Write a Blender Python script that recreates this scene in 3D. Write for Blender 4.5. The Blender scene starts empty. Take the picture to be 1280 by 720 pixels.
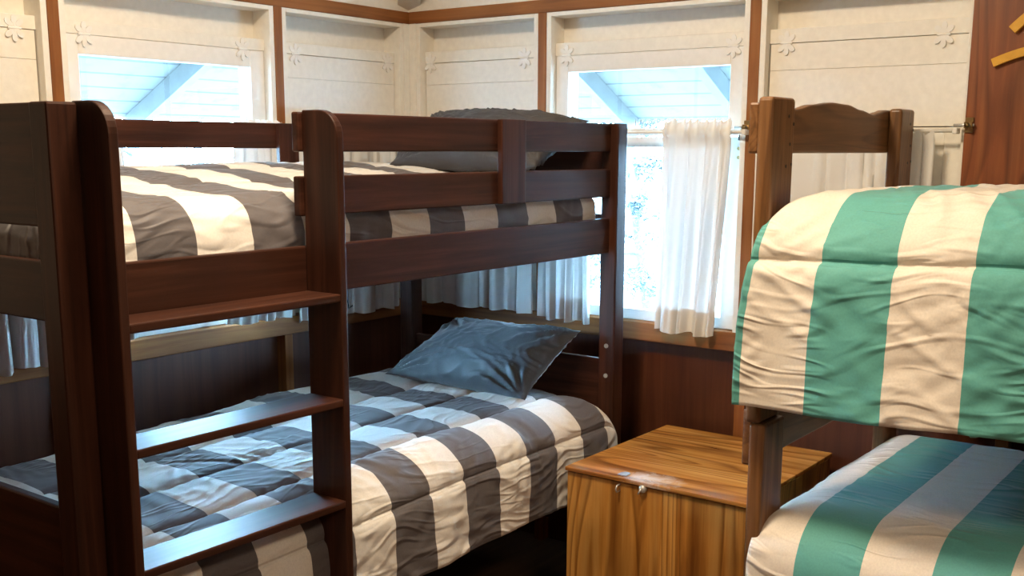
import bpy, bmesh, math, random
from mathutils import Vector, Matrix, noise
random.seed(7)
PI = math.pi
scn = bpy.context.scene
COL = scn.collection

# ------------------------------------------------------------------ helpers
def link(o, parent=None):
    COL.objects.link(o)
    if parent is not None:
        o.parent = parent
    return o

def tag(o, label, cat, group=None):
    o['label'] = label
    o['category'] = cat
    if group:
        o['group'] = group
    return o

def thing(name, label, cat, loc=(0, 0, 0), group=None):
    o = bpy.data.objects.new(name, None)
    o.empty_display_size = .1
    o.location = loc
    link(o)
    return tag(o, label, cat, group)

def obj(name, bm, mat, parent=None, bevel=0.0, seg=2, smooth=False, base=None):
    """link the bmesh (world coordinates) as one mesh object; children are stored relative to the parent root"""
    off = Vector((0, 0, 0))
    p = parent
    while p is not None:
        off += p.location
        p = p.parent
    own = Vector((0, 0, 0))
    if parent is None:
        if base is not None:
            own = Vector(base)
        off = own
    if off.length > 0:
        bmesh.ops.translate(bm, verts=bm.verts, vec=-off)
    bmesh.ops.recalc_face_normals(bm, faces=bm.faces)
    me = bpy.data.meshes.new(name)
    bm.to_mesh(me)
    bm.free()
    me.materials.append(mat)
    if smooth:
        for f in me.polygons:
            f.use_smooth = True
    o = bpy.data.objects.new(name, me)
    o.location = own
    link(o, parent)
    if bevel > 0:
        m = o.modifiers.new('bevel', 'BEVEL')
        m.width = bevel
        m.segments = seg
        m.limit_method = 'ANGLE'
        m.angle_limit = math.radians(40)
        m.harden_normals = False
        for f in me.polygons:
            f.use_smooth = False
    return o

def struct(name, bm, mat, bevel=0.0, label=None):
    o = obj(name, bm, mat, None, bevel)
    o['kind'] = 'structure'
    if label:
        o['label'] = label
        o['category'] = name.split('_')[0]
    return o

def box(bm, x0, x1, y0, y1, z0, z1):
    c = [bm.verts.new((x, y, z)) for x in (x0, x1) for y in (y0, y1) for z in (z0, z1)]
    for f in ((0, 1, 3, 2), (4, 6, 7, 5), (0, 4, 5, 1), (2, 3, 7, 6), (0, 2, 6, 4), (1, 5, 7, 3)):
        bm.faces.new([c[i] for i in f])

def B(*boxes):
    bm = bmesh.new()
    for b in boxes:
        box(bm, *b)
    return bm

def prism(bm, pts, axis, a, b):
    """extrude a 2-D outline along an axis ('x': pts are (y,z), 'y': (x,z), 'z': (x,y))"""
    def P(p, t):
        return {'x': (t, p[0], p[1]), 'y': (p[0], t, p[1]), 'z': (p[0], p[1], t)}[axis]
    va = [bm.verts.new(P(p, a)) for p in pts]
    vb = [bm.verts.new(P(p, b)) for p in pts]
    n = len(pts)
    bm.faces.new(va)
    bm.faces.new(vb[::-1])
    for i in range(n):
        bm.faces.new((va[i], vb[i], vb[(i + 1) % n], va[(i + 1) % n]))

def tube(bm, pts, rad, n=10, cap=True):
    pts = [Vector(p) for p in pts]
    rads = rad if isinstance(rad, (list, tuple)) else [rad] * len(pts)
    rings = []
    up = None
    for i, p in enumerate(pts):
        d = (pts[min(i + 1, len(pts) - 1)] - pts[max(i - 1, 0)])
        if d.length < 1e-9:
            d = Vector((0, 0, 1))
        d.normalize()
        if up is None:
            up = d.orthogonal().normalized()
        else:
            up = (up - d * up.dot(d))
            up = up.normalized() if up.length > 1e-6 else d.orthogonal().normalized()
        s = d.cross(up)
        rings.append([bm.verts.new(p + (up * math.cos(2 * PI * k / n) + s * math.sin(2 * PI * k / n)) * rads[i]) for k in range(n)])
    for a, b in zip(rings, rings[1:]):
        for k in range(n):
            bm.faces.new((a[k], a[(k + 1) % n], b[(k + 1) % n], b[k]))
    if cap:
        bm.faces.new(rings[0][::-1])
        bm.faces.new(rings[-1])

# ------------------------------------------------------------------ materials
def nodes(name):
    m = bpy.data.materials.new(name)
    m.use_nodes = True
    nt = m.node_tree
    bs = nt.nodes['Principled BSDF']
    return m, nt, bs

def N(nt, t, **k):
    n = nt.nodes.new(t)
    for a, v in k.items():
        if a in n.inputs:
            n.inputs[a].default_value = v
        else:
            setattr(n, a, v)
    return n

def ramp(nt, stops):
    r = nt.nodes.new('ShaderNodeValToRGB')
    e = r.color_ramp.elements
    while len(e) < len(stops):
        e.new(.5)
    for i, (p, c) in enumerate(stops):
        e[i].position = p
        e[i].color = (*c, 1)
    return r

def mixc(nt, a, b, fac, mode='MIX'):
    m = nt.nodes.new('ShaderNodeMix')
    m.data_type = 'RGBA'
    m.blend_type = mode
    for sock, v in ((m.inputs[0], fac), (m.inputs[6], a), (m.inputs[7], b)):
        if isinstance(v, bpy.types.NodeSocket):
            nt.links.new(v, sock)
        elif isinstance(v, (int, float)):
            sock.default_value = v
        else:
            sock.default_value = (*v, 1)
    return m.outputs[2]

def wood(name, dark, mid, light, grain='z', rough=.4, scale=1.0, fig=0.0, spec=.5, bump=.08, con=1.0, rings=17.0):
    """stained wood: long streaks along one axis, optional cathedral figure"""
    m, nt, bs = nodes(name)
    L = nt.links.new
    tc = N(nt, 'ShaderNodeTexCoord')
    mp = N(nt, 'ShaderNodeMapping')
    s = {'x': (1.6, 34, 34), 'y': (34, 1.6, 34), 'z': (34, 34, 1.6)}[grain]
    mp.inputs['Scale'].default_value = [v * scale for v in s]
    L(tc.outputs['Object'], mp.inputs['Vector'])
    n1 = N(nt, 'ShaderNodeTexNoise', Scale=1.0, Detail=6.0, Roughness=.6, Distortion=.6)
    L(mp.outputs[0], n1.inputs['Vector'])
    r1 = ramp(nt, [(.5 - .22 * con, dark), (.5, mid), (.5 + .25 * con, light)])
    L(n1.outputs['Fac'], r1.inputs[0])
    col = r1.outputs[0]
    # broad blotches of stain
    n2 = N(nt, 'ShaderNodeTexNoise', Scale=3.0, Detail=2.0)
    L(tc.outputs['Object'], n2.inputs['Vector'])
    r2 = ramp(nt, [(.3, (.78, .78, .78)), (.7, (1.15, 1.12, 1.1))])
    L(n2.outputs['Fac'], r2.inputs[0])
    col = mixc(nt, col, r2.outputs[0], 1.0, 'MULTIPLY')
    if fig > 0:
        mp2 = N(nt, 'ShaderNodeMapping')
        s2 = {'x': (.55, 4.5, 4.5), 'y': (4.5, .55, 4.5), 'z': (4.5, 4.5, .55)}[grain]
        mp2.inputs['Scale'].default_value = [v * scale for v in s2]
        L(tc.outputs['Object'], mp2.inputs['Vector'])
        n3 = N(nt, 'ShaderNodeTexNoise', Scale=1.0, Detail=1.5, Roughness=.4, Distortion=.5)
        L(mp2.outputs[0], n3.inputs['Vector'])
        mu = N(nt, 'ShaderNodeMath', operation='MULTIPLY')
        mu.inputs[1].default_value = rings
        L(n3.outputs['Fac'], mu.inputs[0])
        fr = N(nt, 'ShaderNodeMath', operation='FRACT')
        L(mu.outputs[0], fr.inputs[0])
        r3 = ramp(nt, [(.0, (1.18, 1.15, 1.1)), (.55, (1.0, 1.0, 1.0)), (.86, (.55, .46, .38)), (1.0, (1.1, 1.08, 1.0))])
        L(fr.outputs[0], r3.inputs[0])
        col = mixc(nt, col, mixc(nt, col, r3.outputs[0], 1.0, 'MULTIPLY'), fig)
    L(col, bs.inputs['Base Color'])
    bs.inputs['Roughness'].default_value = rough
    bs.inputs['Specular IOR Level'].default_value = spec
    bp = N(nt, 'ShaderNodeBump', Strength=bump, Distance=.004)
    L(n1.outputs['Fac'], bp.inputs['Height'])
    L(bp.outputs[0], bs.inputs['Normal'])
    return m

def plain(name, col, rough=.5, metal=0.0, bump=0.0, bscale=60, var=.06, spec=.5):
    m, nt, bs = nodes(name)
    L = nt.links.new
    tc = N(nt, 'ShaderNodeTexCoord')
    n = N(nt, 'ShaderNodeTexNoise', Scale=float(bscale), Detail=4.0)
    L(tc.outputs['Object'], n.inputs['Vector'])
    r = ramp(nt, [(.3, tuple(c * (1 - var) for c in col)), (.7, tuple(min(1, c * (1 + var)) for c in col))])
    L(n.outputs['Fac'], r.inputs[0])
    L(r.outputs[0], bs.inputs['Base Color'])
    bs.inputs['Roughness'].default_value = rough
    bs.inputs['Metallic'].default_value = metal
    bs.inputs['Specular IOR Level'].default_value = spec
    if bump:
        b = N(nt, 'ShaderNodeBump', Strength=bump, Distance=.003)
        L(n.outputs['Fac'], b.inputs['Height'])
        L(b.outputs[0], bs.inputs['Normal'])
    return m

def stripes(name, ca, cb, pitch, off, rough=.55, sheen=.3, seams=()):
    """cloth woven in broad stripes: the sheet's own length coordinate (UV) picks the colour"""
    m, nt, bs = nodes(name)
    L = nt.links.new
    uv = N(nt, 'ShaderNodeUVMap')
    uv.uv_map = 'UVMap'
    sp = N(nt, 'ShaderNodeSeparateXYZ')
    L(uv.outputs[0], sp.inputs[0])
    a = N(nt, 'ShaderNodeMath', operation='ADD')
    a.inputs[1].default_value = off
    L(sp.outputs[0], a.inputs[0])
    d = N(nt, 'ShaderNodeMath', operation='DIVIDE')
    d.inputs[1].default_value = pitch * 2
    L(a.outputs[0], d.inputs[0])
    f = N(nt, 'ShaderNodeMath', operation='FRACT')
    L(d.outputs[0], f.inputs[0])
    g = N(nt, 'ShaderNodeMath', operation='GREATER_THAN')
    g.inputs[1].default_value = .5
    L(f.outputs[0], g.inputs[0])
    tc = N(nt, 'ShaderNodeTexCoord')
    n = N(nt, 'ShaderNodeTexNoise', Scale=220.0, Detail=3.0)
    L(tc.outputs['Object'], n.inputs['Vector'])
    r = ramp(nt, [(.3, (.93, .93, .93)), (.7, (1.05, 1.05, 1.05))])
    L(n.outputs['Fac'], r.inputs[0])
    col = mixc(nt, mixc(nt, ca, cb, g.outputs[0]), r.outputs[0], 1.0, 'MULTIPLY')
    L(col, bs.inputs['Base Color'])
    bs.inputs['Roughness'].default_value = rough
    bs.inputs['Sheen Weight'].default_value = sheen
    bs.inputs['Sheen Roughness'].default_value = .4
    # crisp creases: two ridged families lying across the cloth at different angles, fading in and out
    hs = []
    for ang, sc, seed in ((.62, (2.6, 11.0, 1), 0.0), (-.95, (3.2, 15.0, 1), 4.0), (.1, (5.0, 22.0, 1), 9.0)):
        mp = N(nt, 'ShaderNodeMapping')
        mp.inputs['Rotation'].default_value = (0, 0, ang)
        mp.inputs['Location'].default_value = (seed, seed * .7, 0)
        mp.inputs['Scale'].default_value = sc
        w = N(nt, 'ShaderNodeTexNoise', Scale=3.0, Detail=1.0)
        L(uv.outputs[0], w.inputs['Vector'])
        wa = N(nt, 'ShaderNodeVectorMath', operation='MULTIPLY_ADD')
        wa.inputs[1].default_value = (.22, .22, 0)
        L(w.outputs['Color'], wa.inputs[0])
        L(uv.outputs[0], wa.inputs[2])
        L(wa.outputs[0], mp.inputs['Vector'])
        nn = N(nt, 'ShaderNodeTexNoise', Scale=1.0, Detail=0.0)
        L(mp.outputs[0], nn.inputs['Vector'])
        a1 = N(nt, 'ShaderNodeMath', operation='SUBTRACT')
        a1.inputs[1].default_value = .5
        L(nn.outputs['Fac'], a1.inputs[0])
        a2 = N(nt, 'ShaderNodeMath', operation='ABSOLUTE')
        L(a1.outputs[0], a2.inputs[0])
        a3 = N(nt, 'ShaderNodeMapRange', interpolation_type='SMOOTHSTEP')
        a3.inputs['From Min'].default_value = .085
        a3.inputs['From Max'].default_value = 0.0
        L(a2.outputs[0], a3.inputs['Value'])
        mk = N(nt, 'ShaderNodeTexNoise', Scale=6.0, Detail=1.0)
        mv = N(nt, 'ShaderNodeVectorMath', operation='ADD')
        mv.inputs[1].default_value = (seed * 3.1, 2.0, 0)
        L(uv.outputs[0], mv.inputs[0])
        L(mv.outputs[0], mk.inputs['Vector'])
        mr = N(nt, 'ShaderNodeMapRange')
        mr.inputs['From Min'].default_value = .42
        mr.inputs['From Max'].default_value = .68
        L(mk.outputs['Fac'], mr.inputs['Value'])
        mm = N(nt, 'ShaderNodeMath', operation='MULTIPLY')
        L(a3.outputs[0], mm.inputs[0])
        L(mr.outputs[0], mm.inputs[1])
        hs.append(mm.outputs[0])
    s1 = N(nt, 'ShaderNodeMath', operation='ADD')
    L(hs[0], s1.inputs[0])
    L(hs[1], s1.inputs[1])
    s2 = N(nt, 'ShaderNodeMath', operation='MULTIPLY_ADD')
    L(hs[2], s2.inputs[0])
    s2.inputs[1].default_value = .6
    L(s1.outputs[0], s2.inputs[2])
    b = N(nt, 'ShaderNodeBump', Strength=.45, Distance=.011)
    hgt = s2.outputs[0]
    for q in seams:        # stitched quilting line: a narrow groove along the bed
        d1 = N(nt, 'ShaderNodeMath', operation='SUBTRACT')
        d1.inputs[1].default_value = q
        L(sp.outputs[1], d1.inputs[0])
        d2 = N(nt, 'ShaderNodeMath', operation='ABSOLUTE')
        L(d1.outputs[0], d2.inputs[0])
        d3 = N(nt, 'ShaderNodeMapRange', interpolation_type='SMOOTHSTEP')
        d3.inputs['From Min'].default_value = 0.0
        d3.inputs['From Max'].default_value = .007
        d3.inputs['To Min'].default_value = -1.6
        d3.inputs['To Max'].default_value = 0.0
        L(d2.outputs[0], d3.inputs['Value'])
        d4 = N(nt, 'ShaderNodeMath', operation='ADD')
        L(hgt, d4.inputs[0])
        L(d3.outputs[0], d4.inputs[1])
        hgt = d4.outputs[0]
    L(hgt, b.inputs['Height'])
    L(b.outputs[0], bs.inputs['Normal'])
    return m

def cloth_plain(name, col, rough=.6, wr=.3, sheen=.3):
    m, nt, bs = nodes(name)
    L = nt.links.new
    tc = N(nt, 'ShaderNodeTexCoord')
    bs.inputs['Base Color'].default_value = (*col, 1)
    n = N(nt, 'ShaderNodeTexNoise', Scale=200.0, Detail=3.0)
    L(tc.outputs['Object'], n.inputs['Vector'])
    r = ramp(nt, [(.3, tuple(c * .92 for c in col)), (.7, tuple(c * 1.06 for c in col))])
    L(n.outputs['Fac'], r.inputs[0])
    L(r.outputs[0], bs.inputs['Base Color'])
    n2 = N(nt, 'ShaderNodeTexNoise', Scale=14.0, Detail=3.0, Distortion=1.5)
    L(tc.outputs['Object'], n2.inputs['Vector'])
    b = N(nt, 'ShaderNodeBump', Strength=wr, Distance=.02)
    L(n2.outputs['Fac'], b.inputs['Height'])
    L(b.outputs[0], bs.inputs['Normal'])
    bs.inputs['Roughness'].default_value = rough
    bs.inputs['Sheen Weight'].default_value = sheen
    return m

M = {}
DK = ((.018, .0062, .0036), (.040, .0138, .0076), (.074, .0265, .0145))
for g in 'xyz':
    M['dark_' + g] = wood('dark_stained_wood_' + g, *DK, grain=g, rough=.44, spec=.22)
SD = ((.17, .059, .016), (.265, .098, .026), (.36, .149, .044))
for g in 'xyz':
    M['stud_' + g] = wood('stud_wood_' + g, *SD, grain=g, rough=.5, spec=.25)
HB = ((.11, .048, .015), (.185, .086, .029), (.26, .128, .05))
for g in 'xyz':
    M['pine_' + g] = wood('worn_pine_' + g, *HB, grain=g, rough=.42, fig=.6, scale=1.3)
CH = ((.34, .135, .024), (.50, .225, .045), (.62, .32, .085))
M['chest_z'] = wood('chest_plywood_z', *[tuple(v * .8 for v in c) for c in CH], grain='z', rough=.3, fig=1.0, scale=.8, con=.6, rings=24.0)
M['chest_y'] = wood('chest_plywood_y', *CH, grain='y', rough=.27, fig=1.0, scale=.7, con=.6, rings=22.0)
M['ply'] = wood('door_plywood', (.12, .032, .011), (.185, .054, .016), (.27, .095, .03), grain='z', rough=.4, fig=.7, scale=.9)
M['wainscot'] = wood('wainscot_plywood', (.060, .018, .009), (.095, .030, .0135), (.135, .047, .021), grain='z', rough=.38, scale=.7)
M['floor'] = wood('floor_boards', (.05, .028, .016), (.085, .05, .03), (.12, .075, .045), grain='x', rough=.5)
M['white'] = plain('white_painted_wood', (.82, .785, .70), .5, bump=.12, bscale=45, var=.04)
M['white_cool'] = plain('white_painted_sash', (.82, .80, .755), .42, bump=.1, bscale=45, var=.03)
M['brass'] = plain('dull_brass', (.42, .30, .14), .3, 1.0)
M['steel'] = plain('bright_steel', (.62, .62, .60), .25, .55, var=.1)
M['black'] = plain('blackened_iron', (.012, .012, .013), .5)
M['yellow'] = plain('yellow_wood', (.70, .36, .035), .4, bscale=30, var=.1)
M['sheet'] = cloth_plain('white_sheet_cloth', (.80, .79, .77), .7, .15)
M['pillow_lo'] = cloth_plain('slate_pillowcase', (.062, .078, .092), .5, .10, .4)
M['pillow_up'] = cloth_plain('charcoal_pillowcase', (.044, .042, .045), .7, .10, .1)
GREY, CREAM = (.105, .094, .099), (.74, .71, .665)
TEAL, SAND = (.10, .36, .325), (.74, .68, .595)

def curtain_mat(name, col, trans):
    m, nt, bs = nodes(name)
    L = nt.links.new
    out = nt.nodes['Material Output']
    d = N(nt, 'ShaderNodeBsdfDiffuse')
    d.inputs[0].default_value = (*col, 1)
    t = N(nt, 'ShaderNodeBsdfTranslucent')
    t.inputs[0].default_value = (*col, 1)
    tc = N(nt, 'ShaderNodeTexCoord')
    w = N(nt, 'ShaderNodeTexNoise', Scale=300.0, Detail=2.0)
    L(tc.outputs['Object'], w.inputs['Vector'])
    b = N(nt, 'ShaderNodeBump', Strength=.15, Distance=.002)
    L(w.outputs['Fac'], b.inputs['Height'])
    L(b.outputs[0], d.inputs['Normal'])
    mx = N(nt, 'ShaderNodeMixShader')
    mx.inputs[0].default_value = trans
    L(d.outputs[0], mx.inputs[1])
    L(t.outputs[0], mx.inputs[2])
    L(mx.outputs[0], out.inputs['Surface'])
    nt.nodes.remove(bs)
    return m
M['curtain'] = curtain_mat('white_curtain_cotton', (.82, .82, .80), .04)

def glass_mat():
    m, nt, bs = nodes('window_glass')
    L = nt.links.new
    out = nt.nodes['Material Output']
    t = N(nt, 'ShaderNodeBsdfTransparent')
    t.inputs[0].default_value = (.94, .97, .97, 1)
    g = N(nt, 'ShaderNodeBsdfGlossy')
    g.inputs['Roughness'].default_value = .02
    fr = N(nt, 'ShaderNodeFresnel')
    fr.inputs[0].default_value = 1.45
    mx = N(nt, 'ShaderNodeMixShader')
    L(fr.outputs[0], mx.inputs[0])
    L(t.outputs[0], mx.inputs[1])
    L(g.outputs[0], mx.inputs[2])
    L(mx.outputs[0], out.inputs['Surface'])
    nt.nodes.remove(bs)
    return m
M['glass'] = glass_mat()

def roof_mat():
    """white painted roof boards laid level: a dark gap wherever one board ends (object z)"""
    m, nt, bs = nodes('white_roof_boards')
    L = nt.links.new
    tc = N(nt, 'ShaderNodeTexCoord')
    sp = N(nt, 'ShaderNodeSeparateXYZ')
    L(tc.outputs['Object'], sp.inputs[0])
    n0 = N(nt, 'ShaderNodeTexNoise', Scale=2.5, Detail=3.0)
    L(tc.outputs['Object'], n0.inputs['Vector'])
    ad = N(nt, 'ShaderNodeMath', operation='MULTIPLY_ADD')
    L(n0.outputs['Fac'], ad.inputs[0])
    ad.inputs[1].default_value = .006
    L(sp.outputs[2], ad.inputs[2])
    d = N(nt, 'ShaderNodeMath', operation='DIVIDE')
    d.inputs[1].default_value = .047
    L(ad.outputs[0], d.inputs[0])
    f = N(nt, 'ShaderNodeMath', operation='FRACT')
    L(d.outputs[0], f.inputs[0])
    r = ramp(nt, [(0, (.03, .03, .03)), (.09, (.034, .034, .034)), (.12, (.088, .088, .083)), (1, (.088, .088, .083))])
    L(f.outputs[0], r.inputs[0])
    n = N(nt, 'ShaderNodeTexNoise', Scale=9.0, Detail=6.0, Roughness=.7)
    L(tc.outputs['Object'], n.inputs['Vector'])
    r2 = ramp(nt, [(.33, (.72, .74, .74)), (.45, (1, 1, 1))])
    L(n.outputs['Fac'], r2.inputs[0])
    L(mixc(nt, r.outputs[0], r2.outputs[0], 1.0, 'MULTIPLY'), bs.inputs['Base Color'])
    bs.inputs['Roughness'].default_value = .7
    return m
M['roof'] = roof_mat()
M['rafter'] = plain('painted_rafter', (.078, .078, .074), .7, bscale=12, var=.12)
M['snow'] = plain('darkened_snow', (.17, .18, .185), .8, bump=.3, bscale=3, var=.05)  # clean snow; base colour darkened to offset the overbright sky
M['bark'] = plain('frosted_bark', (.045, .048, .050), .9, bump=.5, bscale=40, var=.4)
M['needles'] = plain('frosted_needles', (.060, .070, .071), .9, bscale=5, var=.5)

# ------------------------------------------------------------------ room shell
S1, S2 = (.863, .930)          # brown sill rail
ZP = 2.044                     # underside of the brown plate
BAYD = .09
HW = .019
STB = [-.66, -1.507, -2.36, -3.21]      # studs of the right wall (y)
STA = [-.692, -1.557, -2.42, -3.28]     # studs of the left wall (x)
RX, RY = -4.3, -4.3
WIN = dict(A=(-1.557, -.692), B=(-1.507, -.66))

# outer wall sheathing with a true opening for each window
def sheath_right():
    bm = bmesh.new()
    y0, y1 = -1.42, -.745
    for a, b, c, d in ((RY, y0, 0, 2.3), (y1, .12, 0, 2.3), (y0, y1, 0, .96), (y0, y1, 1.86, 2.3)):
        box(bm, BAYD, BAYD + .03, a, b, c, d)
    return bm
def sheath_left():
    bm = bmesh.new()
    x0, x1 = -1.47, -.78
    for a, b, c, d in ((RX, x0, 0, 2.3), (x1, BAYD, 0, 2.3), (x0, x1, 0, .96), (x0, x1, 1.86, 2.3)):
        box(bm, a, b, BAYD, BAYD + .03, c, d)
    return bm
struct('wall_right', sheath_right(), M['white'])
struct('wall_left', sheath_left(), M['white'])
struct('wall_back', B((RX - .1, RX, RY, .12, 0, 2.3)), M['ply'])
struct('wall_front', B((RX, .12, RY - .1, RY, 0, 2.3)), M['ply'])
struct('floor', B((RX, BAYD, RY, BAYD, -.05, 0)), M['floor'])

# wainscot plywood below the sill, set back between the studs
k = 1
def trim(bm, mat, bevel=.0):
    global k
    o = struct('trim_%d' % k, bm, mat, bevel)
    k += 1
    return o
trim(B((.045, .06, RY, .06, 0, S1)), M['wainscot'])
trim(B((RX, .045, .045, .06, 0, S1)), M['wainscot'])
trim(B((RX, RX + .012, RY, 0, 0, S1)), M['wainscot'])
trim(B((RX + .012, 0, RY, RY + .012, 0, S1)), M['wainscot'])
# sill rails and plates
trim(B((0, .088, RY, .0, S1, S2)), M['stud_y'], .003)
trim(B((RX, .088, 0, .088, S1, S2)), M['stud_x'], .003)
trim(B((-.0, .088, RY, .0, ZP, ZP + .046)), M['stud_y'], .002)
trim(B((RX, .088, .0, .088, ZP, ZP + .046)), M['stud_x'], .002)
# white frieze boards above the plate
trim(B((.01, .088, RY, .01, ZP + .046, 2.26)), M['white'])
trim(B((RX, .088, .01, .088, ZP + .046, 2.26)), M['white'])
# studs: one each; above the sill and below it they are the same post
for y in STB:
    if y > -2.2 or y < -2.3:
        trim(B((0.0, .088, y - HW, y + HW, 0, S1), (0.0, .088, y - HW, y + HW, S2, ZP)), M['stud_z'], .002)
for x in STA:
    trim(B((x - HW, x + HW, 0.0, .088, 0, S1), (x - HW, x + HW, 0.0, .088, S2, ZP)), M['stud_z'], .002)
# lower stud beside the bed, warmer pine
# corner post boards
trim(B((-.03, .085, .0, .088, S2, ZP), (.0, .085, -.035, .0, S2, ZP)), M['white'], .003)
trim(B((.0, .088, .0, .088, 0, S1)), M['wainscot'])

# white liners that box in every bay: two sides and a head board
def liner_right(ya, yb):       # ya > yb
    bm = bmesh.new()
    t = .02
    box(bm, .002, BAYD, ya - t, ya, S2, ZP - .001)
    box(bm, .002, BAYD, yb, yb + t, S2, ZP - .001)
    box(bm, .002, BAYD, yb + t, ya - t, ZP - .016, ZP - .001)
    box(bm, .034, BAYD, yb + t, ya - t, 1.8885, 1.934)         # ledge that carries the hinges
    return bm
def liner_left(xa, xb):        # xa > xb
    bm = bmesh.new()
    t = .02
    box(bm, xa - t, xa, .002, BAYD, S2, ZP - .001)
    box(bm, xb, xb + t, .002, BAYD, S2, ZP - .001)
    box(bm, xb + t, xa - t, .002, BAYD, ZP - .016, ZP - .001)
    box(bm, xb + t, xa - t, .034, BAYD, 1.8885, 1.928)
    return bm
BAYS_B = [(-.036, -.66 + HW), (-.66 - HW, -1.507 + HW), (-1.507 - HW, -2.195)]
BAYS_A = [(-.031, -.692 + HW), (-.692 - HW, -1.557 + HW), (-1.557 - HW, -2.42 + HW), (-2.42 - HW, -3.28 + HW)]
for a, b in BAYS_B:
    trim(liner_right(a, b), M['white'], .0015)
for a, b in BAYS_A:
    trim(liner_left(a, b), M['white'], .0015)

# plywood wall covering beyond the third bay
door = struct('wall_plywood', B((-.012, .0, RY, -2.186, S2 - .05, ZP + .2)), M['ply'], .002)

# ------------------------------------------------------------------ roof (inside slope, soffit and rafters)
def roof(inner):
    bm = bmesh.new()
    z0, sl, ov = 2.235, .5, 1.12
    def ring(e):
        return [bm.verts.new(v) for v in ((e, e, z0 - sl * e), (RX - e, e, z0 - sl * e), (RX - e, RY - e, z0 - sl * e), (e, RY - e, z0 - sl * e))]
    if inner:
        A = ring(.08)
        T = bm.verts.new((RX / 2, RY / 2, z0 - sl * RX / 2))
        for i in range(4):
            bm.faces.new((A[i], A[(i + 1) % 4], T))
    else:
        A, D = ring(.08), ring(ov)
        for i in range(4):
            bm.faces.new((D[i], D[(i + 1) % 4], A[(i + 1) % 4], A[i]))
    return bm
for nm, inner, mm in (('ceiling', True, M['white']), ('roof_eave', False, M['roof'])):
    bm = roof(inner)
    bmesh.ops.recalc_face_normals(bm, faces=bm.faces)
    up = sum(f.normal.z for f in bm.faces) > 0
    ro = struct(nm, bm, mm)
    so = ro.modifiers.new('thickness', 'SOLIDIFY')
    so.thickness = .03
    so.offset = 1.0 if up else -1.0
def rafter_bm(axis, c, w=.05, d=.11):
    """one rafter running down and out over the wall; underside follows the roof"""
    bm = bmesh.new()
    top = lambda t: 2.233 - .5 * t
    pts = [(.12, top(.12)), (1.1, top(1.1)), (1.1, top(1.1) - d), (.12, top(.12) - d)]
    if axis == 'y':
        prism(bm, pts, 'x', c - w / 2, c + w / 2)
    else:
        prism(bm, pts, 'y', c - w / 2, c + w / 2)
    return bm
RAF_A = [-.565, -1.175, -1.785, -2.4]
RAF_B = [-.42, -1.01, -1.62, -2.23]
for x in RAF_A:
    trim(rafter_bm('y', x, .045, .085), M['rafter'])
for y in RAF_B:
    trim(rafter_bm('x', y, .045, .085), M['rafter'])
def hip():
    bm = bmesh.new()
    w = .045
    n = Vector((-1, 1, 0)).normalized() * w
    a = Vector((.06, .06, 2.233 - .03))
    b = Vector((-2.0, -2.0, 3.233))
    vs = []
    for p in (a, b):
        for s in (-1, 1):
            for dz in (0, -.13):
                vs.append(bm.verts.new(p + n * s + Vector((0, 0, dz))))
    for f in ((0, 1, 3, 2), (4, 6, 7, 5), (0, 4, 5, 1), (2, 3, 7, 6), (0, 2, 6, 4), (1, 5, 7, 3)):
        bm.faces.new([vs[i] for i in f])
    return bm
trim(hip(), M['white'])

# ------------------------------------------------------------------ hinges, shutters and windows
# local frame of a bay: u runs along the wall (right in the photo), d is depth into the wall
def wall_pt(side, u, d, z):
    return (d, -u, z) if side == 'B' else (u, d, z)
def wbox(bm, side, u0, u1, d0, d1, z0, z1):
    if side == 'B':
        box(bm, d0, d1, -u1, -u0, z0, z1)
    else:
        box(bm, u0, u1, d0, d1, z0, z1)

def hinge_bm(side, u, z, d):
    """ornamental butterfly hinge: a pair of three-lobed leaves and a knuckle, painted over"""
    bm = bmesh.new()
    cnt = [0]
    def disc(cu, cz, r, h=.004, n=10, sq=1.0, ang=0):
        cnt[0] += 1
        h += cnt[0] * .00025
        ra, rb = [], []
        for i in range(n):
            a = 2 * PI * i / n
            x, y = r * math.cos(a), r * sq * math.sin(a)
            x, y = x * math.cos(ang) - y * math.sin(ang), x * math.sin(ang) + y * math.cos(ang)
            ra.append(bm.verts.new(wall_pt(side, cu + x, d - h, cz + y)))
            rb.append(bm.verts.new(wall_pt(side, cu + x, d + .001, cz + y)))
        bm.faces.new(ra)
        for i in range(n):
            bm.faces.new((ra[i], ra[(i + 1) % n], rb[(i + 1) % n], rb[i]))
    for s in (1, -1):
        for a in (-50, 0, 50):
            r = math.radians(a)
            disc(u + .022 * math.sin(r), z + s * .025 * math.cos(r), .0135, .004, 12, .62, math.atan2(s * math.cos(r), math.sin(r)))
            disc(u + .009 * math.sin(r), z + s * .011 * math.cos(r), .0095, .003, 10)
    tube(bm, [wall_pt(side, u - .020, d - .003, z), wall_pt(side, u + .020, d - .003, z)], .0042, 8)
    return bm

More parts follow.
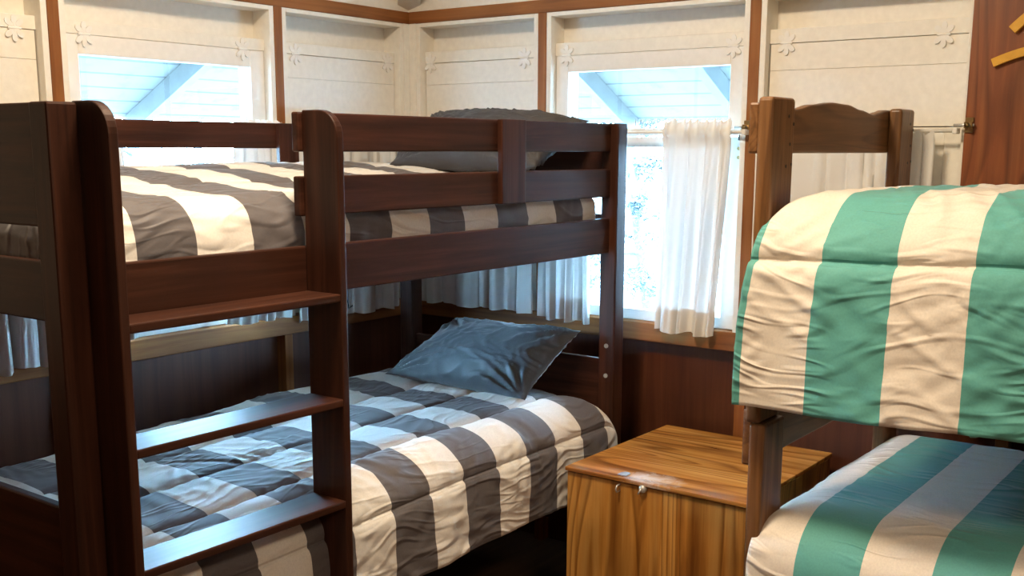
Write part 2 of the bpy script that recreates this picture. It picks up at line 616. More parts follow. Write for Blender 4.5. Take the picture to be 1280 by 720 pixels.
def shutter(side, u0, u1, label, cut=1.62, hu=None, parent_label=None):
    u0 += .022
    u1 -= .022
    base = wall_pt(side, (u0 + u1) / 2, .04, .93)
    t = thing('board_shutter', label, 'shutter', base)
    g = .0016
    bm = bmesh.new()
    zs = [cut, 1.803, 1.887]
    for a, b in zip(zs, zs[1:]):
        wbox(bm, side, u0 + g, u1 - g, .036, .056, a + .0004, b - .0004)
    obj('upper_leaf', bm, M['white'], t, .0006, 1)
    # lower leaf: frame and set-back panel
    bm = bmesh.new()
    z0, z1, st = .933, cut - .0025, .055
    for b in ((u0 + g, u0 + st, z0, z1), (u1 - st, u1 - g, z0, z1)):
        wbox(bm, side, b[0], b[1], .036, .056, b[2], b[3])
    for b in ((z0, z0 + .06), (z1 - .055, z1)):
        wbox(bm, side, u0 + st, u1 - st, .037, .056, b[0], b[1])
    obj('lower_frame', bm, M['white'], t, .0015, 1)
    obj('lower_panel', (lambda m: (wbox(m, side, u0 + st, u1 - st, .044, .055, z0 + .06, z1 - .055), m)[1])(bmesh.new()), M['white'], t)
    for u in hu:
        obj('hinge', hinge_bm(side, u, 1.888, .036), M['white_cool'], t)
    return t

shutter('B', .036, .641, 'white board shutter right of the room corner, above the charcoal pillow', hu=(.085, .556))
shutter('B', 1.526, 2.195, 'white board shutter behind the scalloped headboard, beside the brown plywood', hu=(1.604, 2.096))
shutter('A', -.673, -.031, 'white board shutter left of the room corner, above the long dark bunk', hu=(-.585, -.094))
shutter('A', -2.401, -1.576, 'white board shutter at the far left edge, above the dark footboard', hu=(-2.30, -1.663))

def window(n, side, u0, u1, gl, gr, hu, strike=None):
    """glazed sash pair: top light, mid rail, bottom light; structure with parts"""
    u0 += .022
    u1 -= .022
    base = wall_pt(side, (u0 + u1) / 2, .05, .93)
    w = bpy.data.objects.new('window_%d' % n, None)
    w.location = base
    w['kind'] = 'structure'
    link(w)
    d0, d1 = .034, .062
    bm = bmesh.new()
    wbox(bm, side, u0 + .002, gl, d0, d1, 1.622, 1.8875)
    wbox(bm, side, gr, u1 - .002, d0, d1, 1.622, 1.8875)
    wbox(bm, side, gl, gr, d0, d1, 1.828, 1.8875)
    wbox(bm, side, u0 + .003, u1 - .003, d0 - .004, d1, 1.597, 1.622)
    wbox(bm, side, gl - .007, gl + .001, d0 + .008, d1 - .004, 1.622, 1.83)
    wbox(bm, side, gr - .001, gr + .007, d0 + .008, d1 - .004, 1.622, 1.83)
    obj('upper_frame', bm, M['white_cool'], w, .002, 1)
    bm = bmesh.new()
    wbox(bm, side, u0 + .003, gl + .004, d0, d1, .933, 1.592)
    wbox(bm, side, gr - .004, u1 - .003, d0, d1, .933, 1.592)
    wbox(bm, side, gl, gr, d0, d1, .933, .972)
    wbox(bm, side, gl, gr, d0, d1, 1.556, 1.592)
    obj('lower_frame', bm, M['white_cool'], w, .002, 1)
    for z0, z1 in ((1.620, 1.83), (.97, 1.558)):
        bm = bmesh.new()
        vs = [bm.verts.new(wall_pt(side, a, .050, b)) for a, b in ((gl - .004, z0), (gr + .004, z0), (gr + .004, z1), (gl - .004, z1))]
        bm.faces.new(vs)
        obj('pane', bm, M['glass'], w)
    for u in hu:
        obj('hinge', hinge_bm(side, u, 1.888, .034), M['white_cool'], w)
    if strike:
        u, z = strike
        bm = bmesh.new()
        wbox(bm, side, u - .004, u + .004, d0 - .002, d0, z - .018, z + .018)
        obj('latch_slot', bm, M['black'], w)
        for dz in (-.045, -.075):
            bm = bmesh.new()
            tube(bm, [wall_pt(side, u, d0 - .004, z + dz), wall_pt(side, u, d0, z + dz)], .006, 10)
            obj('screw', bm, M['brass'], w)
    return w
window(1, 'A', -1.538, -.711, -1.462, -.797, (-1.442, -.832))
window_b = window(2, 'B', .679, 1.488, .757, 1.409, (.75, 1.419), (1.452, 1.598))
# faint hand lettering along the foot of the top pane
tx = bpy.data.curves.new('hand_lettering', 'FONT')
tx.body = 'IWVS P-7'
tx.size = .034
tx.extrude = .0004
to = bpy.data.objects.new('hand_lettering', tx)
COL.objects.link(to)
bpy.context.view_layer.update()
dg = bpy.context.evaluated_depsgraph_get()
tme = bpy.data.meshes.new_from_object(to.evaluated_get(dg))
bpy.data.objects.remove(to)
tl = bpy.data.objects.new('hand_lettering', tme)
tme.materials.append(plain('scratched_paint', (.42, .46, .47), .9))
link(tl, window_b)
tl.matrix_local = Matrix.Translation(Vector((.0495, -1.035, 1.632)) - window_b.location) @ Matrix.Rotation(-PI / 2, 4, 'Z') @ Matrix.Rotation(PI / 2, 4, 'X')

def bolt(label, loc, dirn):
    """small barrel bolt: back plate, two keepers, rod with a knob"""
    x, y, z = loc
    t = thing('barrel_bolt', label, 'bolt', loc)
    bm = B((x - .004, x, y - .012, y + .012, z - .022, z + .022))
    obj('back_plate', bm, M['brass'], t, .001, 1)
    bm = bmesh.new()
    tube(bm, [(x - .010, y - .016, z), (x - .010, y + .042, z)], .0042, 10)
    obj('rod', bm, M['steel'], t, smooth=True)
    bm = bmesh.new()
    tube(bm, [(x - .010, y, z), (x - .024, y, z), (x - .030, y, z)], [.004, .005, .008], 10)
    obj('knob', bm, M['brass'], t, smooth=True)
    for dy in (-.009, .009):
        obj('keeper', B((x - .017, x - .004, y + dy - .003, y + dy + .003, z - .009, z + .009)), M['brass'], t, .001, 1)
    return t
bolt('small brass bolt on the stud between the curtained window and the pine bunk post', (-.001, -1.496, 1.622), 1)
bolt('small brass bolt at the left edge of the brown plywood', (-.013, -2.200, 1.622), 1)

# ------------------------------------------------------------------ curtains
def curtain(label, side, u0, u1, z0=.915, z1=1.642, bu0=None, bu1=None, folds=7, amp=.016, seed=0, rodz=1.606, d=-.028, hem=.085):
    """gathered cotton curtain: ruffle above the rod, irregular folds below it, double cloth at the hem"""
    bu0 = u0 if bu0 is None else bu0
    bu1 = u1 if bu1 is None else bu1
    nu, nz = 110, 36
    t = thing('curtain', label, 'curtain', wall_pt(side, (u0 + u1) / 2, d, z1))
    rnd = random.Random(seed)
    ph = [0]
    for i in range(nu):
        ph.append(ph[-1] + (.55 + .9 * noise.noise((i * .09, seed * 3.1, 0)) + .0))
    ph = [p / ph[-1] * folds * 2 * PI for p in ph]
    def P(i, v, off=0):
        f = i / nu
        z = z0 + (z1 - z0) * v
        if z > rodz:
            k = .35 + .65 * (z - rodz) / (z1 - rodz + 1e-6)
            a = amp * .55 * k
            w = math.sin(ph[i] * 2.2 + .8) * a
        else:
            dn = (rodz - z) / (rodz - z0)
            a = amp * (.35 + .75 * min(1, dn * 2.0))
            w = math.sin(ph[i]) * a + .3 * a * math.sin(ph[i] * 2.3 + seed + dn * 1.5)
            w += .006 * noise.noise((f * 4, z * 3, seed))
        w -= .013 * math.exp(-((z - rodz) / .022) ** 2)
        e = max(0, min(1, 1 - (z - z0) / (rodz - z0)))
        a0 = u0 + (bu0 - u0) * e
        a1 = u1 + (bu1 - u1) * e
        f2 = f + .012 * math.sin(ph[i] * 1.0 + 1.57) * (0 if i in (0, nu) else 1)
        zz = z + (.006 * math.sin(ph[i] * .5 + seed) * e * e) + (0.006 * math.sin(ph[i] * 2.2) if v > .999 else 0)
        return wall_pt(side, a0 + (a1 - a0) * f2, d + w + off, zz)
    def sheet(va, vb, n, off=0):
        bm = bmesh.new()
        R = [[bm.verts.new(P(i, va + (vb - va) * j / n, off)) for i in range(nu + 1)] for j in range(n + 1)]
        for j in range(n):
            for i in range(nu):
                bm.faces.new((R[j][i], R[j][i + 1], R[j + 1][i + 1], R[j + 1][i]))
        return bm
    obj('drape', sheet(0, 1, nz), M['curtain'], t, smooth=True)
    if hem:
        obj('hem', sheet(0, hem / (z1 - z0), 4, .004), M['curtain'], t, smooth=True)
    return t

def rod(label, side, u0, u1, z=1.606, d=-.028):
    t = thing('curtain_rod', label, 'curtain rod', wall_pt(side, (u0 + u1) / 2, d, z))
    bm = bmesh.new()
    tube(bm, [wall_pt(side, u0, d, z), wall_pt(side, u1, d, z)], .0055, 10)
    obj('rod', bm, M['white_cool'], t, smooth=True)
    for u in (u0, u1):
        bm = bmesh.new()
        wbox(bm, side, u - .007, u + .007, d - .008, .0, z - .009, z + .009)
        obj('bracket', bm, M['white_cool'], t, .002, 1)
    return t

rod('white curtain rod over the window right of the dark bunk', 'B', .652, 1.497)
rod('white curtain rod across the corner bay behind the dark bunk pillow', 'B', .06, .648)
rod('white curtain rod behind the scalloped headboard', 'B', 1.54, 2.165)
rod('white curtain rod over the window above the dark footboard', 'A', -1.55, -.70)
rod('white curtain rod on the left wall next to the room corner', 'A', -.68, -.06)
rod('white curtain rod at the far left, hidden by the footboard', 'A', -2.41, -1.57)
curtain('white curtain with a ruffled top hanging right of the dark bunk', 'B', 1.196, 1.455, .912, 1.648, 1.178, 1.412, 4, .017, 1)
curtain('white curtain beside the far bunk post, on the left half of the same window', 'B', .672, .90, .912, 1.642, .668, .903, 5, .014, 2)
curtain('bluish white curtain below the upper bed rail, above the slate pillow', 'B', .075, .645, .925, 1.642, None, None, 7, .012, 3)
curtain('cream curtain seen under the scalloped headboard rail', 'B', 1.552, 2.11, .93, 1.60, None, None, 8, .010, 4)
curtain('narrow white curtain on the left wall nearest the room corner', 'A', -.415, -.115, .908, 1.642, None, None, 5, .012, 5)
curtain('white curtain with a dark cord beside it, seen just right of the ladder', 'A', -.655, -.435, .905, 1.642, None, None, 4, .012, 6)
curtain('white curtain on the right part of the left wall window, behind the ladder', 'A', -.93, -.715, .935, 1.642, -1.0, -.70, 5, .012, 7)
curtain('white curtain on the left part of the left wall window, behind the ladder', 'A', -1.545, -1.37, .94, 1.642, -1.545, -1.36, 4, .012, 8)
curtain('white curtain at the far left edge, under the footboard rail', 'A', -1.99, -1.64, .903, 1.642, -1.99, -1.625, 5, .026, 9)
c = bmesh.new()
tube(c, [(-.425, -.04, 1.5), (-.425, -.042, .97), (-.42, -.045, .935), (-.405, -.05, .945)], .003, 6)
tag(obj('pull_cord', c, M['black'], base=(-.425, -.04, .93)), 'thin dark cord hanging between two white curtains right of the ladder', 'cord')

# ------------------------------------------------------------------ dark bunk bed
bb = thing('bunk_bed', 'dark brown stained wooden bunk bed with a built in ladder, along the left wall', 'bunk bed', (-1.23, -.65, 0))
X0, X1 = -2.282, -.186
PW = .063
YF, YB = -1.148, -.157
PZ = 1.634
for x in (X0, X1 - PW):
    for y in (YF, YB - PW):
        obj('post', B((x, x + PW, y, y + PW, 0, PZ)), M['dark_z'], bb, .005)
RF0, RF1 = -1.120, -1.098
def rail(name, x0, x1, z0, z1, y0=RF0, y1=RF1, par=bb):
    return obj(name, B((x0, x1, y0, y1, z0, z1)), M['dark_x'], par, .004)
rail('guard_rail', -1.640, X1 - PW + .004, 1.541, 1.633)
rail('guard_rail', -1.640, X1 - PW + .004, 1.390, 1.484)
rail('side_rail', X0 + PW - .004, X1 - PW + .004, 1.201, 1.319)
rail('side_rail', X0 + PW - .004, X1 - PW + .004, .40, .52, -1.10, -1.078)
obj('guard_brace', B((-.874, -.757, -1.139, -1.120, 1.390, 1.634)), M['dark_z'], bb, .003)
yb0, yb1 = YB - PW + .012, YB - PW + .034
rail('guard_rail', X0 + PW - .004, X1 - PW + .004, 1.548, 1.631, yb0, yb1)
rail('guard_rail', X0 + PW - .004, X1 - PW + .004, 1.39, 1.484, yb0, yb1)
rail('side_rail', X0 + PW - .004, X1 - PW + .004, 1.201, 1.319, yb0, yb1)
rail('side_rail', X0 + PW - .004, X1 - PW + .004, .30, .42, yb0, yb1)
for cx in (-.862, -1.62):
    obj('guard_brace', B((cx - .043, cx + .043, yb0 - .019, yb0, 1.39, 1.631)), M['dark_z'], bb, .003)
# end panels
for xa, nm in ((X0 + .018, 'footboard'), (X1 - PW + .022, 'headboard')):
    y0, y1 = YF + PW - .004, YB - PW + .004
    obj(nm, B((xa, xa + .022, y0, y1, 1.397, 1.634)), M['dark_y'], bb, .004)
    obj('end_rail', B((xa, xa + .022, y0, y1, 1.21, 1.33)), M['dark_y'], bb, .004)
    obj(nm, B((xa, xa + .022, y0, y1, .20, .828)), M['dark_y'], bb, .004)
# slat decks
for z in (1.205, .405):
    bm = bmesh.new()
    for i in range(11):
        x = X0 + PW + .05 + i * .182
        box(bm, x, x + .07, RF1, yb0, z, z + .018)
    obj('slat_deck', bm, M['dark_y'], bb)
for z0, z1 in ((1.224, 1.385), (.424, .64)):
    obj('mattress', B((-2.17, -.30, -1.02, -.26, z0, z1)), M['sheet'], bb, .035, 4)
# ladder
def lad_board(x0, x1):
    bm = bmesh.new()
    r = .062
    yo, yi = -1.236, -1.1205
    pts = [(yi, 0), (yi, 1.637), (yo + r, 1.637)]
    for i in range(1, 9):
        a = PI / 2 * i / 8
        pts.append((yo + r - r * math.sin(a), 1.637 - r + r * math.cos(a)))
    pts.append((yo, 0))
    prism(bm, pts, 'x', x0, x1)
    return obj('ladder_side_board', bm, M['dark_z'], bb, .003)
lad_board(-2.2145, -2.1925)
lad_board(-1.627, -1.606)
for z in (1.213, .961, .708):
    obj('rung', B((-2.194, -1.6255, -1.235, -1.1215, z - .0195, z)), M['dark_x'], bb, .0035)
obj('rung', B((-2.194, -1.6255, -1.235, -1.1215, .436, .455)), M['dark_x'], bb, .0035)
for z in (.88, .775):
    bm = bmesh.new()
    tube(bm, [(X1 - PW - .003, -1.118, z), (X1 - PW + .002, -1.118, z)], .008, 10)
    obj('bolt_head', bm, M['steel'], bb)

# ------------------------------------------------------------------ bedding
def sm(x):
    x = max(0, min(1, x))
    return x * x * (3 - 2 * x)

def ridge(p, f):
    n = noise.noise(Vector(p) * f)
    return 1 - abs(n) * 2

def comforter(name, label, mat, rect, ext, ztop, r_h, r_v, swap, seams_t=(), seams_s=(), step=.012, wr=1.0, puff=.018, seed=0, clip=None, flare=.0, sag=None, thick=.022, pw=4, cpw=2.0, sep=False, spread=.0):
    """a quilt as one sheet: flat over rect = (s0,s1,t0,t1), rounded over its edge, then hanging.
    ext = (es0, es1, et0, et1) is how far it reaches past each side. swap(s,t) gives world x,y."""
    s0, s1, t0, t1 = rect
    e0, e1, f0, f1 = ext
    ns = int((s1 - s0 + e0 + e1) / step)
    nt = int((t1 - t0 + f0 + f1) / step)
    bm = bmesh.new()
    uvl = bm.loops.layers.uv.new('UVMap')
    grid, st = [], {}
    rav = (r_h + r_v) / 2
    for j in range(nt + 1):
        row = []
        for i in range(ns + 1):
            s = s0 - e0 + (s1 - s0 + e0 + e1) * i / ns
            t = t0 - f0 + (t1 - t0 + f0 + f1) * j / nt
            qs, qt = max(s0, min(s1, s)), max(t0, min(t1, t))
            ds, dt = s - qs, t - qt
            h = math.hypot(ds, dt)
            z = ztop
            x, y = qs, qt
            if sag:
                z += sag(qs, qt)
            if h > 1e-6 and sep:
                def arcd(v):
                    a_ = abs(v) / rav
                    if a_ < PI / 2:
                        return r_h * math.sin(a_), r_v * (1 - math.cos(a_))
                    return r_h + flare * (abs(v) - rav * PI / 2), r_v + abs(v) - rav * PI / 2
                o1, d1 = arcd(ds)
                o2, d2 = arcd(dt)
                x += math.copysign(o1, ds)
                y += math.copysign(o2, dt)
                z -= (d1 ** pw + d2 ** pw) ** (1 / pw)
                x -= spread * sm((t - t1 - .12) / .38) * sm((s0 + .22 - s) / .3)
            elif h > 1e-6:
                e = (abs(ds) ** pw + abs(dt) ** pw) ** (1 / pw)
                a = e / rav
                if a < PI / 2:
                    o, dn = r_h * math.sin(a), r_v * (1 - math.cos(a))
                else:
                    o, dn = r_h + flare * (e - rav * PI / 2), r_v + (e - rav * PI / 2)
                cc, sn = abs(ds) / h, abs(dt) / h
                o *= 1 / (cc ** cpw + sn ** cpw) ** (1 / cpw)
                x += ds / h * o
                y += dt / h * o
                z -= dn
            w = swap(x, y)
            v = bm.verts.new((w[0], w[1], z))
            st[v] = (s, t)
            row.append(v)
        grid.append(row)
    for j in range(nt):
        for i in range(ns):
            f = bm.faces.new((grid[j][i], grid[j][i + 1], grid[j + 1][i + 1], grid[j + 1][i]))
            f.smooth = True
            for l in f.loops:
                l[uvl].uv = st[l.vert]
    bmesh.ops.recalc_face_normals(bm, faces=bm.faces)
    bm.normal_update()
    flip = sum(f.normal.z for f in bm.faces) < 0
    mv = {}
    for v, (s, t) in st.items():
        dmin, pk = 9, 0
        for q in seams_t:
            dd = abs(t - q)
            dmin = min(dmin, dd)
        for q in seams_s:
            dd = abs(s - q)
            dmin = min(dmin, dd)
        h = 0
        if dmin < 9:
            h += puff * (1 - math.exp(-(dmin / .013) ** .8)) - puff
            pk = math.exp(-dmin / .07)
        P = Vector((s, t, seed))
        h += .007 * wr * noise.noise(P * 3.0)
        h += .0025 * wr * noise.noise(P * 8.0)
        # creases: thin ridges in warped directions
        wv = Vector((noise.noise(P * 2.1), noise.noise(P * 2.1 + Vector((7, 3, 1))), 0)) * .35
        q = P + wv
        ang = .9 * noise.noise(P * 1.2 + Vector((2, 9, 4))) * PI
        # puckers run square to a seam, long soft pulls elsewhere
        c1 = ridge(((q.x * .82 + q.y * .57) * 3.0, (q.y * .82 - q.x * .57) * 13.0, seed), 1.0)
        h += .0052 * wr * sm((c1 - .35) / .65) * sm(.5 + 1.6 * noise.noise(P * 3.7 + Vector((1, 5, 2))))
        c2 = ridge(((q.x * .64 - q.y * .77) * 4.0, (q.y * .64 + q.x * .77) * 19.0, seed + 5), 1.0)
        h += .0036 * wr * sm((c2 - .35) / .65) * sm(.5 + 1.6 * noise.noise(P * 4.3 + Vector((8, 2, 6))))
        c3 = ridge((q.x, q.y * .45, seed + 11), 22.0)
        h += .0030 * wr * c3 * pk
        h += .020 * wr * noise.noise((s * 4.5, t * .8, seed + 2)) * sm((t - t1 - .1) / .35)
        n = v.normal * (-1 if flip else 1)
        if sep:
            os_, ot_ = max(s0 - s, s - s1, 0), max(t0 - t, t - t1, 0)
            h *= 1 - sm((os_ - .12) / .1) * sm((ot_ - .1) / .1)
            if n.length < .5:
                h = 0
        mv[v] = v.co + n * h
    for v, p in mv.items():
        v.co = p
    if clip:
        for v in st:
            v.co = clip(v.co)
    bm.normal_update()
    me = bpy.data.meshes.new(name)
    cen = Vector(swap((s0 + s1) / 2, (t0 + t1) / 2) + (ztop,))
    bmesh.ops.translate(bm, verts=bm.verts, vec=-cen)
    bm.to_mesh(me)
    bm.free()
    me.materials.append(mat)
    for f in me.polygons:
        f.use_smooth = True
    o = bpy.data.objects.new(name, me)
    o.location = cen
    link(o)
    tag(o, label, 'comforter')
    so = o.modifiers.new('thickness', 'SOLIDIFY')
    so.thickness = thick
    so.offset = 1 if flip else -1
    return o

# --- grey and white pair on the dark bunk (s = x along the bed, t = -y towards the room)
sw_dark = lambda s, t: (s, -t)
mat_low = stripes('grey_white_stripes_lower', CREAM, GREY, .1525, 1.532, .75, .2, (.52, .75, .98, 1.20))
comforter('comforter', 'grey and white striped comforter on the lower bed of the dark bunk', mat_low,
          (-2.13, -.405, .27, 1.00), (.09, .48, .07, .42), .715, .165, .13, sw_dark,
          seams_t=(.52, .75, .98, 1.20), seams_s=(), step=.009, wr=1.0, puff=.020, seed=3, flare=.05,
          sag=lambda s, t: -.03 * sm((-.9 - s) / 1.2), pw=2.6, sep=True)
mat_up = stripes('grey_white_stripes_upper', CREAM, GREY, .155, 1.60, .55, .25)
def clip_up(p):
    p = p.copy()
    p.y = max(p.y, -1.0905)
    return p
comforter('comforter', 'grey and white striped comforter tucked into the upper bed of the dark bunk', mat_up,
          (-2.13, -.36, .30, .985), (.20, .10, .07, .22), 1.478, .10, .115, sw_dark,
          seams_t=(.45, .72), wr=.9, puff=.016, seed=8, clip=clip_up, sep=True,
          sag=lambda s, t: .02 - .055 * sm((t - .3) / .685))
# --- teal and sand pair on the pine bunk (s = -y along the bed, t = -x towards the room)
sw_pine = lambda s, t: (-t, -s)
mat_ru = stripes('teal_sand_stripes_upper', TEAL, SAND, .156, -2.203, .72, .2, (.40, 1.19))
comforter('comforter', 'teal and cream striped comforter puffed over the upper bed of the pine bunk', mat_ru,
          (2.18, 3.95, .17, .935), (.155, .1, .10, .60), 1.452, .205, .20, sw_pine,
          seams_t=(.40, 1.19), step=.009, wr=1.0, puff=.026, seed=14, flare=.03, pw=2.6, thick=.03, sep=True, spread=.027,
          sag=lambda s, t: .012 * sm((s - 2.2) / .4) - .015 * sm((.5 - t) / .4))
mat_rl = stripes('teal_sand_stripes_lower', TEAL, SAND, .152, -2.163, .72, .2)
comforter('comforter', 'teal and cream striped comforter on the lower bed of the pine bunk', mat_rl,
          (2.17, 3.95, .17, .93), (.13, .1, .08, .42), .705, .17, .14, sw_pine,
          seams_t=(), wr=.5, puff=.02, seed=21, flare=.03, pw=2.6, sep=True)

def pillow(label, mat, bl, br, tl, tr, T, seed, wr=1.0, lift=None):
    """a stuffed case with pinched corners, spanned between its four corner points"""
    bl, br, tl, tr = map(Vector, (bl, br, tl, tr))
    nrm = ((br - bl).cross(tl - bl)).normalized()
    if nrm.x > 0:
        nrm = -nrm
    n = 64
    bm = bmesh.new()
    R = {}
    for side in (1, -1):
        for j in range(n + 1):
            for i in range(n + 1):
                edge = i in (0, n) or j in (0, n)
                if side == -1 and edge:
                    R[side, i, j] = R[1, i, j]
                    continue
                u, v = i / n, j / n
                a, b = 2 * u - 1, 2 * v - 1
                # pull the edge midpoints in, leave the corners out
                uu = u + (-.035 * a * (1 - b * b) * abs(a))
                vv = v + (-.045 * b * (1 - a * a) * abs(b))
                p = bl.lerp(br, uu).lerp(tl.lerp(tr, uu), vv)
                h = T * (max(0, (1 - a * a)) ** .55) * (max(0, (1 - b * b)) ** .55)
                q = Vector((u, v, seed * 3 + side))
                k = .25 + .75 * min(1, h / T * 2)
                h *= 1 + .15 * noise.noise(q * 2.2)
                w = Vector((noise.noise(q * 3), noise.noise(q * 3 + Vector((4, 4, 4))), 0)) * .25
                qq = q + w
                c = max(0, ridge((qq.x * 2.2 + qq.y, qq.y * .9, seed), 4.0) - .5)
                c2 = max(0, ridge((qq.x * .9 - qq.y * 1.6, qq.y * 1.9, seed + 3), 5.0) - .5)
                h += (.012 * c * c * 2 + .008 * c2 * c2 * 2) * wr * (.5 if edge else 1)
                if edge:
                    h = .006 * noise.noise(q * 9)
                # tight gathers running off the corners
                for cu, cv in ((0, 0), (1, 0), (0, 1), (1, 1)):
                    dx, dy = u - cu, v - cv
                    dd = math.hypot(dx, dy)
                    if .02 < dd < .5:
                        h += .010 * wr * math.sin(math.atan2(dy, dx) * 17 + seed) * math.exp(-((dd - .2) / .14) ** 2) * min(1, h / .02)
                R[side, i, j] = bm.verts.new(p + nrm * h * side)
    for side in (1, -1):
        for j in range(n):
            for i in range(n):
                f = (R[side, i, j], R[side, i + 1, j], R[side, i + 1, j + 1], R[side, i, j + 1])
                if len(set(f)) == 4:
                    try:
                        fc = bm.faces.new(f if side == 1 else f[::-1])
                        fc.smooth = True
                    except ValueError:
                        pass
    cen = (bl + br) / 2
    o = obj('pillow', bm, mat, None, 0, smooth=True, base=cen)
    tag(o, label, 'pillow')
    return o
pillow('slate blue pillow leaning on the lower bed of the dark bunk', M['pillow_lo'],
       (-.60, -.40, .748), (-.52, -.965, .712), (-.30, -.485, .925), (-.30, -1.045, .932), .075, 2)
pillow('charcoal pillow on the dark bunk upper bed, showing above the guard rail', M['pillow_up'],
       (-.58, -.42, 1.492), (-.54, -1.02, 1.492), (-.31, -.40, 1.675), (-.31, -1.075, 1.642), .085, 5)

# ------------------------------------------------------------------ storage chest
def pale_patch(m):  # mixes a pale noisy patch into the lid colour near its front edge
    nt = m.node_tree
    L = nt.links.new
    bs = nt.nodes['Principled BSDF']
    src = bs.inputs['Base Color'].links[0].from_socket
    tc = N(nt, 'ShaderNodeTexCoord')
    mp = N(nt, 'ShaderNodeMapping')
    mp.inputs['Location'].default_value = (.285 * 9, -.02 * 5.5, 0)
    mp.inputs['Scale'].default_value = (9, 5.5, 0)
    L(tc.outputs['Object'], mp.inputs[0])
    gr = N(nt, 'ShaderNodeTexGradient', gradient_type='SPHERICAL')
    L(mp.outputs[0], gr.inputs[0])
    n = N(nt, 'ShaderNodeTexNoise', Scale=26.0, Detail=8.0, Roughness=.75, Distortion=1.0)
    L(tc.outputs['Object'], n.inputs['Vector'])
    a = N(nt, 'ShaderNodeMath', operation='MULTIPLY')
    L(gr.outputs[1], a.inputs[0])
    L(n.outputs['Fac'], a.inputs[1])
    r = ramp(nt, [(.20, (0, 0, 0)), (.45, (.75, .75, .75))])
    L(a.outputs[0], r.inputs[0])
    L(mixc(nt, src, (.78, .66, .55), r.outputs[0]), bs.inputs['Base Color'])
pale_patch(M['chest_y'])
CX0, CX1, CY0, CY1, CZ = -.668, -.012, -1.846, -1.236, .57
ch = thing('storage_chest', 'varnished plywood storage chest with a hinged lid between the two bunks', 'chest', ((CX0 + CX1) / 2, (CY0 + CY1) / 2, 0))
bm = B((CX0 + .006, CX0 + .022, CY0 + .002, CY1 - .002, .0, CZ - .018),
       (CX1 - .018, CX1, CY0 + .002, CY1 - .002, .0, CZ - .018),
       (CX0 + .022, CX1 - .018, CY1 - .018, CY1 - .002, .0, CZ - .018),
       (CX0 + .022, CX1 - .018, CY0 + .002, CY0 + .018, .0, CZ - .018),
       (CX0 + .022, CX1 - .018, CY0 + .018, CY1 - .018, .02, .035))
obj('body', bm, M['chest_z'], ch, .002)
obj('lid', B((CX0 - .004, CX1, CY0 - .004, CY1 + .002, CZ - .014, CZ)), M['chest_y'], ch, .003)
# hasp lying open on the lid, staple and turn catch on the front
yh = -1.432
bm = bmesh.new()
hz = CZ + .001
pts = [(CX0 + .012, yh + .016), (CX0 + .036, yh + .016), (CX0 + .048, yh + .008), (CX0 + .048, yh - .008), (CX0 + .036, yh - .016), (CX0 + .012, yh - .016)]
prism(bm, pts, 'z', hz, hz + .003)
hasp = obj('hasp', bm, M['steel'], ch, .0008, 1)
for nm, yy, zz in (('staple', -1.43, .535), ('turn_catch', -1.513, .548)):
    bm = bmesh.new()
    if nm == 'staple':
        tube(bm, [(CX0 + .008, yy, zz + .010), (CX0 - .012, yy, zz + .010), (CX0 - .018, yy, zz), (CX0 - .012, yy, zz - .010), (CX0 + .008, yy, zz - .010)], .003, 8)
    else:
        tube(bm, [(CX0 + .008, yy, zz), (CX0 - .004, yy, zz), (CX0 - .010, yy, zz)], [.013, .013, .007], 12)
        tube(bm, [(CX0 - .010, yy, zz + .002), (CX0 - .014, yy + .008, zz - .014)], .003, 8)
    obj(nm, bm, M['steel'], ch, smooth=True)

# ------------------------------------------------------------------ pine bunk bed
pb = thing('bunk_bed', 'lighter pine bunk bed with a scalloped headboard and peg holes', 'bunk bed', (-.56, -3.0, 0))
LX0, LX1 = -1.078, -.950       # left post
QX0, QX1 = -.172, -.048        # post by the wall
HY0, HY1 = -2.052, -2.014      # posts, front and back
FY0, FY1 = -4.1, -4.062
JZ = .912
for (xa, xb) in ((LX0, LX1), (QX0, QX1)):
    for (ya, yb_) in ((HY0, HY1), (FY0, FY1)):
        obj('lower_post', B((xa + .006, xb + .004, ya - .010, yb_ - .010, 0, JZ)), M['pine_z'], pb, .008, 3)
        up = obj('upper_post', B((xa, xb, ya, yb_, JZ + .002, 1.667)), M['pine_z'], pb, .009, 3)
        if ya == HY0:      # old peg holes
            for (u, z) in ((.70, 1.625), (.93, 1.608), (.80, 1.562), (.66, 1.512), (.90, 1.516)):
                bm = bmesh.new()
                xx = xa + (xb - xa) * u
                tube(bm, [(xx, ya - .0006, z), (xx, ya + .004, z)], .0042, 8)
                obj('peg_hole', bm, M['black'], up)
def scallop(y0, y1):
    bm = bmesh.new()
    K = .97
    xa, xb = LX0 + .012, QX1 - .004
    pts = [(xa, 1.541), (xb, 1.541)]
    n = 60
    prof = [(LX0, 1.655), (LX1 - .02, 1.655), (LX1 + .03, 1.647), (LX1 + .10, 1.647), (LX1 + .22, 1.661), (LX1 + .345, 1.670), (LX1 + .45, 1.668),
            (LX1 + .56, 1.657), (LX1 + .655, 1.648), (LX1 + .70, 1.655), (LX1 + .76, 1.663), (QX1, 1.664)]
    for i in range(n + 1):
        x = xb + (xa - xb) * i / n
        for (p, q) in zip(prof, prof[1:]):
            if p[0] <= x <= q[0]:
                f = sm((x - p[0]) / (q[0] - p[0]))
                pts.append((x, p[1] + (q[1] - p[1]) * f))
                break
    prism(bm, pts, 'y', y0, y1)
    return bm
obj('headboard_rail', scallop(HY1, HY1 + .026), M['pine_x'], pb, .005)
obj('headboard_rail', B((LX0 + .03, QX1 - .004, HY1 - .008, HY1 + .018, .80, .937)), M['pine_x'], pb, .006)
obj('headboard_rail', B((LX0 + .004, QX1 - .004, HY1, HY1 + .026, .28, .40)), M['pine_x'], pb, .006)
